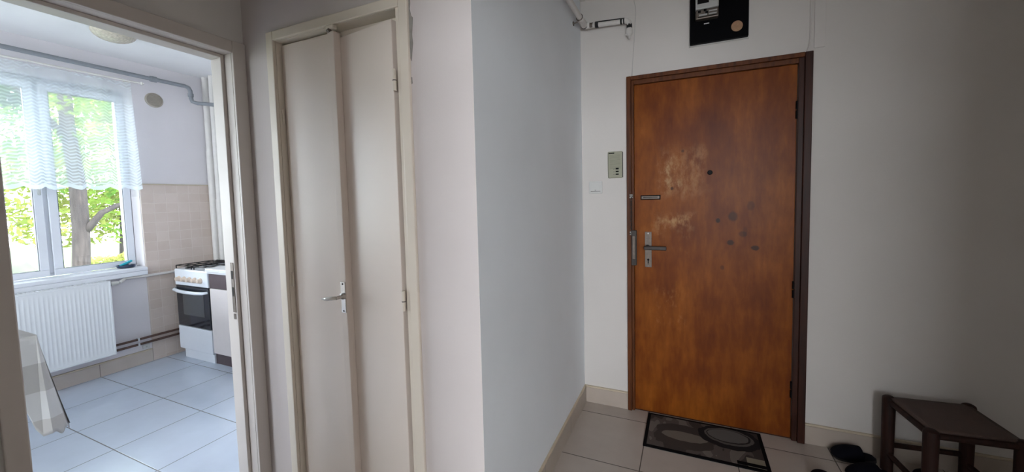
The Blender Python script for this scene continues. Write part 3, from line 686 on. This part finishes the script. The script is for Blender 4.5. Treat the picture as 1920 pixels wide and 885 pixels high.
# ------------------------------------------------------------------ table with oilcloth
TX, TY, TZ = -2.875, .722, .742
t_ = thing('kitchen_table', 'kitchen table hidden under the pale checked oilcloth', 'table', (-3.3, .15, 0))
build('table_top', MB().box(-3.75, TX-.003, -.45, TY-.003, TZ-.03, TZ-.0015), M['stool_wood'], t_)
for (x, y) in ((TX-.10, TY-.16), (-3.68, TY-.16), (TX-.10, -.38), (-3.68, -.38)): build('leg', MB().box(x-.02, x+.02, y-.02, y+.02, 0, TZ-.03), M['stool_wood'], t_)
def tcloth():
    m = MB(); x0, x1, y0, y1 = -3.753, TX, -.453, TY
    per = []
    # walk: along the back edge (y1) from x0 to x1, round the corner, along the right edge (x1) to y0
    n1, nc, n2 = 40, 16, 50
    for i in range(n1+1): x = x0+(x1-x0)*i/n1; per.append((x, y1, 0, 1, 0 if i < n1 else .0, x-x0))
    base_s = x1-x0
    for i in range(1, nc): a = PI/2*(1-i/nc); per.append((x1, y1, math.cos(a), math.sin(a), math.sin(PI*i/nc), base_s+.006*i))
    for i in range(n2+1): y = y1-(y1-y0)*i/n2; per.append((x1, y, 1, 0, 0, base_s+.1+(y1-y)))
    rows = 22
    uvl = m.bm.loops.layers.uv.verify(); V = []
    for k, (px, py, dx, dy, cfac, sdist) in enumerate(per):
        col = []
        dc = abs(k-(n1+nc/2)) / 12
        near = math.exp(-dc*dc)
        if k < n1: dist = (x1-px)*.75
        elif k > n1+nc: dist = (y1-py)*2.6
        else: dist = 0
        cornerf = math.exp(-(dist/.11)**2)
        L = .29 + .195*cornerf + .012*math.sin(k*.9)
        fold = .014*math.sin(k*.75)*(1-cornerf)
        for j in range(rows+1):
            t = j/rows
            fl = (.020*t**1.2 + fold*t) + cornerf*(.040*t**1.1)
            # the corner fold swings out and leans
            if k <= n1: ox, oy = (.02*cornerf*t), fl*1.0 + .012*cornerf*t
            elif k >= n1+nc: ox, oy = fl*.55, -.015*cornerf*t
            else: ox, oy = dx*(fl*.7+.02*t), dy*(fl+.012*t)
            z = TZ + .0005 - L*t - (.0 if t else 0)
            col.append(m.bm.verts.new((px+ox+dx*.003, py+oy+dy*.003, z)))
        V.append((col, sdist, L))
    for (a, sa, la), (b, sb, lb) in zip(V, V[1:]):
        for j in range(rows):
            f = m.bm.faces.new((a[j], b[j], b[j+1], a[j+1]))
            for lp, (s__, tt) in zip(f.loops, ((sa, la*j/rows), (sb, lb*j/rows), (sb, lb*(j+1)/rows), (sa, la*(j+1)/rows))): lp[uvl].uv = (s__, tt)
    # flat top
    tops = [m.bm.verts.new(p) for p in ((x0, y0, TZ+.001), (x1+.003, y0, TZ+.001), (x1+.003, y1+.003, TZ+.001), (x0, y1+.003, TZ+.001))]
    f = m.bm.faces.new(tops)
    for lp in f.loops: lp[uvl].uv = (.05, .75)
    return m
o = build('tablecloth', tcloth(), M['cloth'], smooth='auto', solid=.0015, base=(-3.3, .15, .28))
tag(o, 'pale checked oilcloth draped over the table corner in the kitchen', 'tablecloth')

# ------------------------------------------------------------------ hall fittings
# electricity meter board
e = thing('meter_board', 'black electricity meter board on the wall above the entrance door', 'electric meter', (.16, YD, 2.18))
build('board', MB().box(.016, .301, YD-.030, YD-.0005, 2.182, 2.56-.002), M['black_gloss'], e, bev=.003)
build('plaster_edge', MB().box(.012, .305, YD-.006, YD-.0003, 2.176, 2.186).box(.3012, .306, YD-.008, YD-.0003, 2.186, 2.555), M['cable'], e, bev=.001)
bf = YD-.030
mt = build('meter', MB().box(.043, .156, bf-.045, bf-.0003, 2.345, 2.465), M['grey_lid'], e, bev=.006)
build('display', MB().box(.052, .108, bf-.0465, bf-.0452, 2.372, 2.396), M['black'], mt)
build('button', MB().box(.130, .144, bf-.0475, bf-.0452, 2.378, 2.386), M['black'], mt)
tc = build('terminal_cover', MB().box(.043, .156, bf-.038, bf-.0003, 2.296, 2.3445), M['dull_metal'], e, bev=.006)
m = MB()
for x, z in ((.062, 2.334), (.090, 2.338), (.098, 2.325)): m.box(x-.007, x+.007, bf-.0395, bf-.0382, z-.006, z+.006)
m.box(.055, .150, bf-.0395, bf-.0382, 2.303, 2.307)
build('terminal', m, M['black'], tc)
m = MB(); m.box(.060, .100, bf-.040, bf-.0382, 2.311, 2.319); m.box(.108, .148, bf-.040, bf-.0382, 2.327, 2.333); m.box(.108, .146, bf-.040, bf-.0382, 2.312, 2.318)
build('label_strip', m, M['grey_lid'], tc)
build('label_strip', MB().box(.086, .112, bf-.0015, bf-.0003, 2.279, 2.284), M['white_label'], e)
build('round_seal', MB().lathe([(.0275, 0), (.0275, -.002), (.025, -.003)], (.246, bf-.0003, 2.240), 'y', 32), M['orange_seal'], e)
# intercom
ic = thing('intercom', 'beige intercom speaker unit on the wall left of the entrance door', 'intercom', (-.403, YD, 1.46))
build('casing', MB().box(-.447, -.360, YD-.024, YD-.0005, 1.459, 1.621), M['beige_plastic'], ic, bev=.005)
m = MB()
for k in range(12): z = 1.598 - k*.0075; m.box(-.436, -.370, YD-.0254, YD-.0242, z-.0011, z+.0011)
build('speaker_grille', m, plain('grille_shadow_plastic', (.26, .26, .19), .6), ic)
build('name_badge', MB().box(-.441, -.407, YD-.0252, YD-.0242, 1.607, 1.6135), M['black'], ic)
build('side_edge', MB().box(-.3615, -.3585, YD-.0215, YD-.001, 1.463, 1.617), M['dark_metal'], ic)
for z, hh in ((1.5155, .0050), (1.498, .0038), (1.4815, .0038)):
    build('button', MB().box(-.399, -.381, YD-.0285, YD-.0242, z-hh, z+hh), M['black'], ic, bev=.0008)
m = MB()
for z in (1.5135, 1.497, 1.481): m.box(-.414, -.404, YD-.0250, YD-.0242, z-.0008, z+.0008)
build('printed_mark', m, M['dark_metal'], ic)
# light switch
sw = thing('light_switch', 'white square light switch below the beige intercom', 'light switch', (-.528, YD, 1.366))
build('frame', MB().box(-.571, -.486, YD-.009, YD-.0005, 1.366, 1.444), M['white_plastic'], sw, bev=.004)
rk = build('rocker', MB().prism([(YD-.0092, 1.382), (YD-.0135, 1.382), (YD-.0105, 1.430), (YD-.0092, 1.430)], 'x', -.559, -.498), M['white_plastic'], sw, bev=.001)
build('rocker_gap', MB().box(-.559, -.498, YD-.0105, YD-.0091, 1.3785, 1.3812), M['dark_metal'], sw)
build('indicator', MB().box(-.533, -.524, YD-.0137, YD-.0125, 1.3875, 1.3895), M['dark_metal'], rk)
# hall water pipe
hpipe = thing('wall_pipe', 'old cream painted pipe with capped end in the upper hall corner', 'pipe', (-.55, YD-.05, 2.3))
build('pipe_run', MB().tube([(-.577, 1.152, 2.392), (-.577, 2.33, 2.392)], .0165), M['pipe_white'], hpipe, smooth='auto')
build('pipe_socket', MB().tube([(-.577, 2.235, 2.392), (-.577, 2.338, 2.392)], .021), M['pipe_white'], hpipe, bev=.003)
build('elbow', MB().tube([(-.577, 2.325, 2.392), (-.575, 2.340, 2.391), (-.565, 2.346, 2.390), (-.545, 2.346, 2.389)], .0195), M['pipe_white'], hpipe, smooth='auto')
build('rusty_ring', MB().cyl((-.577, 2.330, 2.392), (-.577, 2.3355, 2.392), .0225), M['iron'], hpipe)
m = MB(); m.cyl((-.545, 2.345, 2.388), (-.527, 2.345, 2.387), .015); m.cyl((-.512, 2.345, 2.386), (-.498, 2.345, 2.385), .0175)
build('coupling', m, M['dull_metal'], hpipe)
build('branch_pipe', MB().tube([(-.545, 2.346, 2.386), (-.335, 2.346, 2.374)], .0135), M['pipe_white'], hpipe, smooth='auto')
m = MB(); m.tube([(-.500, 2.345, 2.401), (-.340, 2.345, 2.390)], .0042, 8); m.cyl((-.510, 2.345, 2.3855), (-.492, 2.345, 2.3848), .0182); m.cyl((-.362, 2.345, 2.3757), (-.352, 2.345, 2.3752), .0165); m.cyl((-.345, 2.345, 2.3747), (-.338, 2.345, 2.3745), .0165)
build('rust_line', m, M['iron'], hpipe)
build('elbow', MB().tube([(-.345, 2.346, 2.375), (-.325, 2.346, 2.373), (-.313, 2.346, 2.362), (-.311, 2.346, 2.345)], .0155), M['pipe_white'], hpipe, smooth='auto')
build('coupling', MB().cyl((-.311, 2.346, 2.350), (-.311, 2.346, 2.328), .017, seg=6), M['iron'], hpipe)
build('end_valve', MB().lathe([(.011, .034), (.013, .028), (.019, .016), (.020, 0), (.016, -.014), (.008, -.020), (.006, -.032), (.003, -.036)], (-.311, 2.346, 2.305), 'z', 20).cyl((-.335, 2.346, 2.296), (-.325, 2.346, 2.300), .007), M['pipe_white'], hpipe, smooth='auto')
m = MB(); m.tube([(-.577, 2.22, 2.372), (-.595, 2.22, 2.366), (-.6148, 2.22, 2.362)], .0035, 8); m.cyl((-.6149, 2.22, 2.362), (-.612, 2.22, 2.362), .013)
m.tube([(-.577+.0185*math.cos(a), 2.22, 2.392+.0185*math.sin(a)) for a in [i*2*PI/20 for i in range(21)]], .0025, 6, caps=False)
build('wall_clip', m, M['dull_metal'], hpipe, smooth='auto')
cb = tag(build('bell_wire', MB().tube([(-.298, YD-.003, 2.558), (-.290, YD-.003, 2.50), (-.2795, YD-.003, 2.455), (-.279, YD-.003, 2.42), (-.284, YD-.003, 2.36), (-.287, YD-.003, 2.30), (-.292, YD-.003, 2.22), (-.299, YD-.003, 2.13), (-.303, YD-.003, 2.061)], .0017, 6), M['cable'], smooth=True), 'thin white wire running down the wall to the door frame top', 'wire')
cb = tag(build('cable_duct', MB().tube([(.578, YD-.003, 2.558), (.578, YD-.003, 2.13), (.572, YD-.003, 2.085), (.565, YD-.003, 2.0605)], .004, 8), M['wall_hall'], smooth=True), 'painted over cable rising from the right frame corner of the entrance door', 'cable')
struct('trim_6', MB().box(.594, .640, YD-.005, YD-.0003, 2.075, HC-.001), M['wall_hall'], 'faint plaster strip above the right corner of the entrance door', 'plaster strip', bev=.002)

# doormat
dm = thing('doormat', 'rectangular patterned doormat with black border in front of the entrance door', 'doormat', (.085, 2.205, .0))
X0, X1, Y0, Y1 = -.212, .384, 2.044, 2.374
m = MB().box(X0+.018, X1-.018, Y0+.018, Y1-.016, .0005, .0075)
build('printed_pile', m, M['doormat'], dm)
m = MB(); m.box(X0, X1, Y0, Y0+.018, .0003, .0065); m.box(X0, X1, Y1-.016, Y1, .0003, .0065); m.box(X0, X0+.018, Y0+.018, Y1-.016, .0003, .0065); m.box(X1-.018, X1, Y0+.018, Y1-.016, .0003, .0065)
m.box(X1-.145, X1-.018, Y0+.018, Y0+.043, .0076, .0085)
build('rubber_border', m, M['rubber'], dm, bev=.0015)

# stool
st = thing('stool', 'low dark wooden stool with brown seat by the right wall', 'stool', (1.06, 2.165, 0))
CX = {'bl': (.898, 2.286), 'br': (1.192, 2.318), 'fl': (.930, 2.018), 'fr': (1.214, 2.046)}
SH = .362
for k in ('bl', 'br', 'fl', 'fr'):
    x, y = CX[k]
    m = MB().tube([(x, y, 0), (x, y, SH-.012), (x, y, SH-.003), (x, y, SH+.003)], [.0235, .0255, .0235, .015], 12)
    build('leg', m, M['stool_wood'], st, smooth='auto')
pairs = (('bl', 'br'), ('fl', 'fr'), ('bl', 'fl'), ('br', 'fr'))
for a_, b_ in pairs:
    (xa, ya), (xb, yb) = CX[a_], CX[b_]
    build('seat_rail', MB().tube([(xa, ya, SH-.022), (xb, yb, SH-.022)], .0135, 10), M['stool_wood'], st, smooth='auto')
for a_, b_, z in (('bl', 'br', .125), ('fl', 'fr', .10), ('bl', 'fl', .085), ('br', 'fr', .085)):
    (xa, ya), (xb, yb) = CX[a_], CX[b_]
    build('stretcher', MB().tube([(xa, ya, z), (xb, yb, z)], .012, 10), M['stool_wood'], st, smooth='auto')
def seat(u, v):
    (a, b), (c_, d_), (e_, f_), (g_, h_) = CX['fl'], CX['fr'], CX['bl'], CX['br']
    x = (a*(1-u)+c_*u)*(1-v) + (e_*(1-u)+g_*u)*v; y = (b*(1-u)+d_*u)*(1-v) + (f_*(1-u)+h_*u)*v
    cu = min(u, 1-u)*2; cv = min(v, 1-v)*2
    return Vector((x, y, SH-.004 - .004*math.sin(PI*u)*math.sin(PI*v)))
build('seat', MB().grid(16, 16, seat), M['stool_seat'], st, smooth=True, solid=.010)

# slippers
def slipper(loc, rz, label, L=.25):
    o = thing('slipper', label, 'slipper', (0, 0, 0), 'dark slippers on the hall floor')
    n = 24
    def outline(t):   # half width along the foot, heel 0 to toe 1
        return .030 + .014*math.sin(min(1, t*1.15)*PI*.62)
    pts = []
    for i in range(n+1):
        t = i/n; w_ = outline(t) * math.sqrt(max(0, 1-abs(2*t-1)**5)); pts.append((t*L-L/2, w_))
    poly = [(x, w_) for x, w_ in pts] + [(x, -w_) for x, w_ in pts[::-1][1:-1]]
    build('sole', MB().prism(poly, 'z', .0005, .017), M['slipper_sole'], o, bev=.003)
    def up(u, v):
        t = .36 + .64*u; w_ = outline(t)*math.sqrt(max(0, 1-abs(2*t-1)**5)); a = PI*v
        hgt = .050*(1-.55*max(0, (t-.5)*2)**2) * math.sqrt(max(0, 1-(max(0, 2*t-1))**6))
        return Vector((t*L-L/2, -w_*math.cos(a)*1.04, .012+hgt*math.sin(a)))
    build('upper', MB().grid(16, 14, up), M['slipper'], o, smooth=True, solid=.004)
    def lining(u, v):
        t = .05+.9*u; w_ = outline(t)*math.sqrt(max(0, 1-abs(2*t-1)**5))*.9; return Vector((t*L-L/2, (2*v-1)*w_, .0185))
    build('insole', MB().grid(12, 4, lining), M['slipper'], o, solid=.002)
    o.location = loc; o.rotation_euler = (0, 0, rz); return o
slipper((.783, 2.322, 0), PI*1.04, 'dark slipper nearest the wall, left of the stool', .19)
slipper((.800, 2.190, 0), PI*1.12, 'dark slipper beside the stool leg, partly cut off by the photo edge', .2)
slipper((1.060, 2.185, 0), PI*.62, 'dark slipper lying under the stool')
slipper((.600, 2.005, 0), PI*.55, 'dark slipper whose toe tip shows between doormat and stool')

# ------------------------------------------------------------------ outside the kitchen window
struct('floor.003', MB().box(-40, -4.7, -25, 30, -1.3, -1.2), M['grass'], 'sunny lawn outside the kitchen window', 'ground')
def leaves(blobs, n, size, rnd):
    m = MB(); bm = m.bm
    tot = sum(b[3]*b[4]*b[5] for b in blobs)
    for (cx, cy, cz, rx, ry, rz) in blobs:
        for _ in range(int(n*rx*ry*rz/tot)):
            while True:
                a, b, c_ = rnd.uniform(-1, 1), rnd.uniform(-1, 1), rnd.uniform(-1, 1)
                q = a*a+b*b+c_*c_
                if q < 1 and q > rnd.random()*.5: break
            p = Vector((cx+a*rx, cy+b*ry, cz+c_*rz))
            u = Vector((rnd.gauss(0, 1), rnd.gauss(0, 1), rnd.gauss(0, .6))).normalized(); w_ = u.cross(Vector((rnd.gauss(0, 1), rnd.gauss(0, 1), rnd.gauss(0, 1)))).normalized()
            s_ = size*rnd.uniform(.6, 1.3)
            bm.faces.new([bm.verts.new(p+u*s_), bm.verts.new(p+w_*s_*.45), bm.verts.new(p-u*s_), bm.verts.new(p-w_*s_*.45)])
    return m
def clump(cx, cy, cz, rx, ry, rz, n, rnd, k=.42):
    out = []
    for _ in range(n):
        a = rnd.uniform(0, 2*PI); e_ = rnd.uniform(-1, 1); q = rnd.uniform(.35, .95); h_ = math.sqrt(1-e_*e_)
        s_ = rnd.uniform(.7, 1.2)*k
        out.append((cx+rx*q*h_*math.cos(a), cy+ry*q*h_*math.sin(a), cz+rz*q*e_, rx*s_, ry*s_, rz*s_*.7))
    return out
GZ = -1.2
def tree(loc, trunk, branches, blobs, n, size, lm, label):
    t = thing('tree', label, 'tree', (loc[0], loc[1], GZ), 'trees outside the kitchen window')
    m = MB().tube(*trunk)
    for b in branches: m.tube(*b)
    build('trunk', m, M['bark'], t, smooth=True)
    build('foliage', leaves(blobs, n, size, R), M[lm], t)
    return t
tx = -8.5
tree((tx, 2.62), ([(tx, 2.62, GZ), (tx, 2.63, .4), (tx, 2.665, 1.0), (tx, 2.67, 1.7), (tx, 2.62, 2.6), (tx+.1, 2.6, 4.5)], [.14, .10, .095, .092, .08, .05], 12),
     [([(tx, 2.67, .93), (tx+.1, 2.76, 1.10), (tx+.15, 2.85, 1.26), (tx+.2, 3.0, 1.36), (tx+.2, 3.3, 1.45), (tx+.2, 3.9, 1.9)], [.055, .05, .042, .036, .03, .02], 8),
      ([(tx, 2.64, 2.3), (tx+.2, 2.2, 2.9), (tx+.3, 1.8, 3.3)], [.05, .04, .02], 8)],
     clump(tx, 2.9, 4.0, 2.4, 2.8, 1.5, 16, R, .32) + [(tx-.6, 3.15, 1.75, .7, .5, .42), (tx-.8, 2.2, 1.95, .6, .5, .35), (tx-.5, 3.4, 1.05, .5, .35, .35), (tx-.6, 2.5, 2.5, .8, .9, .4)],
     9000, .055, 'leaf', 'tree with a forked trunk close outside the right window pane')
tree((-13, 4.8), ([(-13, 4.8, GZ), (-13, 4.9, 1), (-13, 5, 4)], [.2, .16, .08], 10), [], clump(-13, 4.8, 2.6, 2.0, 2.6, 2.2, 18, R, .36), 9000, .085, 'leaf3', 'pale yellow green tree further back behind the forked trunk')
tree((-15, 2.6), ([(-15, 2.6, GZ), (-15, 2.7, 1), (-15, 2.6, 4)], [.2, .16, .08], 10), [], clump(-15, 2.6, 3.6, 2.0, 2.6, 2.4, 15, R, .33), 7000, .09, 'leaf2', 'deeper green tree far behind the left window pane')
tree((-16, 7.8), ([(-16, 7.8, GZ), (-16, 7.8, 1), (-16, 7.9, 4)], [.2, .16, .08], 10), [], clump(-16, 7.8, 3.0, 2.4, 2.6, 3.2, 18, R, .4), 8000, .09, 'leaf', 'bright green tree farthest right behind the others outside the window')
def bush(x, y, z, rx, ry, rz, n, lm, label, size=.05):
    t = thing('shrub', label, 'shrub', (x, y, GZ), 'shrubs outside the kitchen window')
    m = MB()
    for k in range(5):
        a = k*2*PI/5+.3; m.tube([(x, y, GZ), (x+.3*rx*math.cos(a), y+.3*ry*math.sin(a), GZ+.5*(z+rz-GZ)), (x+.6*rx*math.cos(a), y+.6*ry*math.sin(a), z)], [.03, .02, .01], 6)
    build('stem', m, M['bark'], t, smooth=True)
    build('foliage', leaves(clump(x, y, z, rx, ry, rz, 9, R, .55), n, size, R), M[lm], t)
bush(-9.6, 3.65, .15, .9, .8, .55, 7000, 'leaf3', 'pale green shrub low behind the forked tree trunk')
bush(-9.9, 1.75, -.15, .55, .6, .5, 4500, 'leaf', 'green shrub low in the left window pane')
# greyish garden shed seen in the left pane
sh = thing('garden_shed', 'low grey green shed roof outside the left window pane', 'shed', (-11.6, 2.15, GZ))
build('wall', MB().box(-12.3, -10.9, 1.75, 2.75, GZ, .15), plain('pale_shed_wall', (.42, .44, .42), .8), sh)
build('roof', MB().prism([(1.62, .15), (2.88, .15), (2.55, .62), (1.95, .62)], 'x', -12.4, -10.8), plain('green_grey_roofing', (.17, .20, .15), .8), sh, bev=.01)
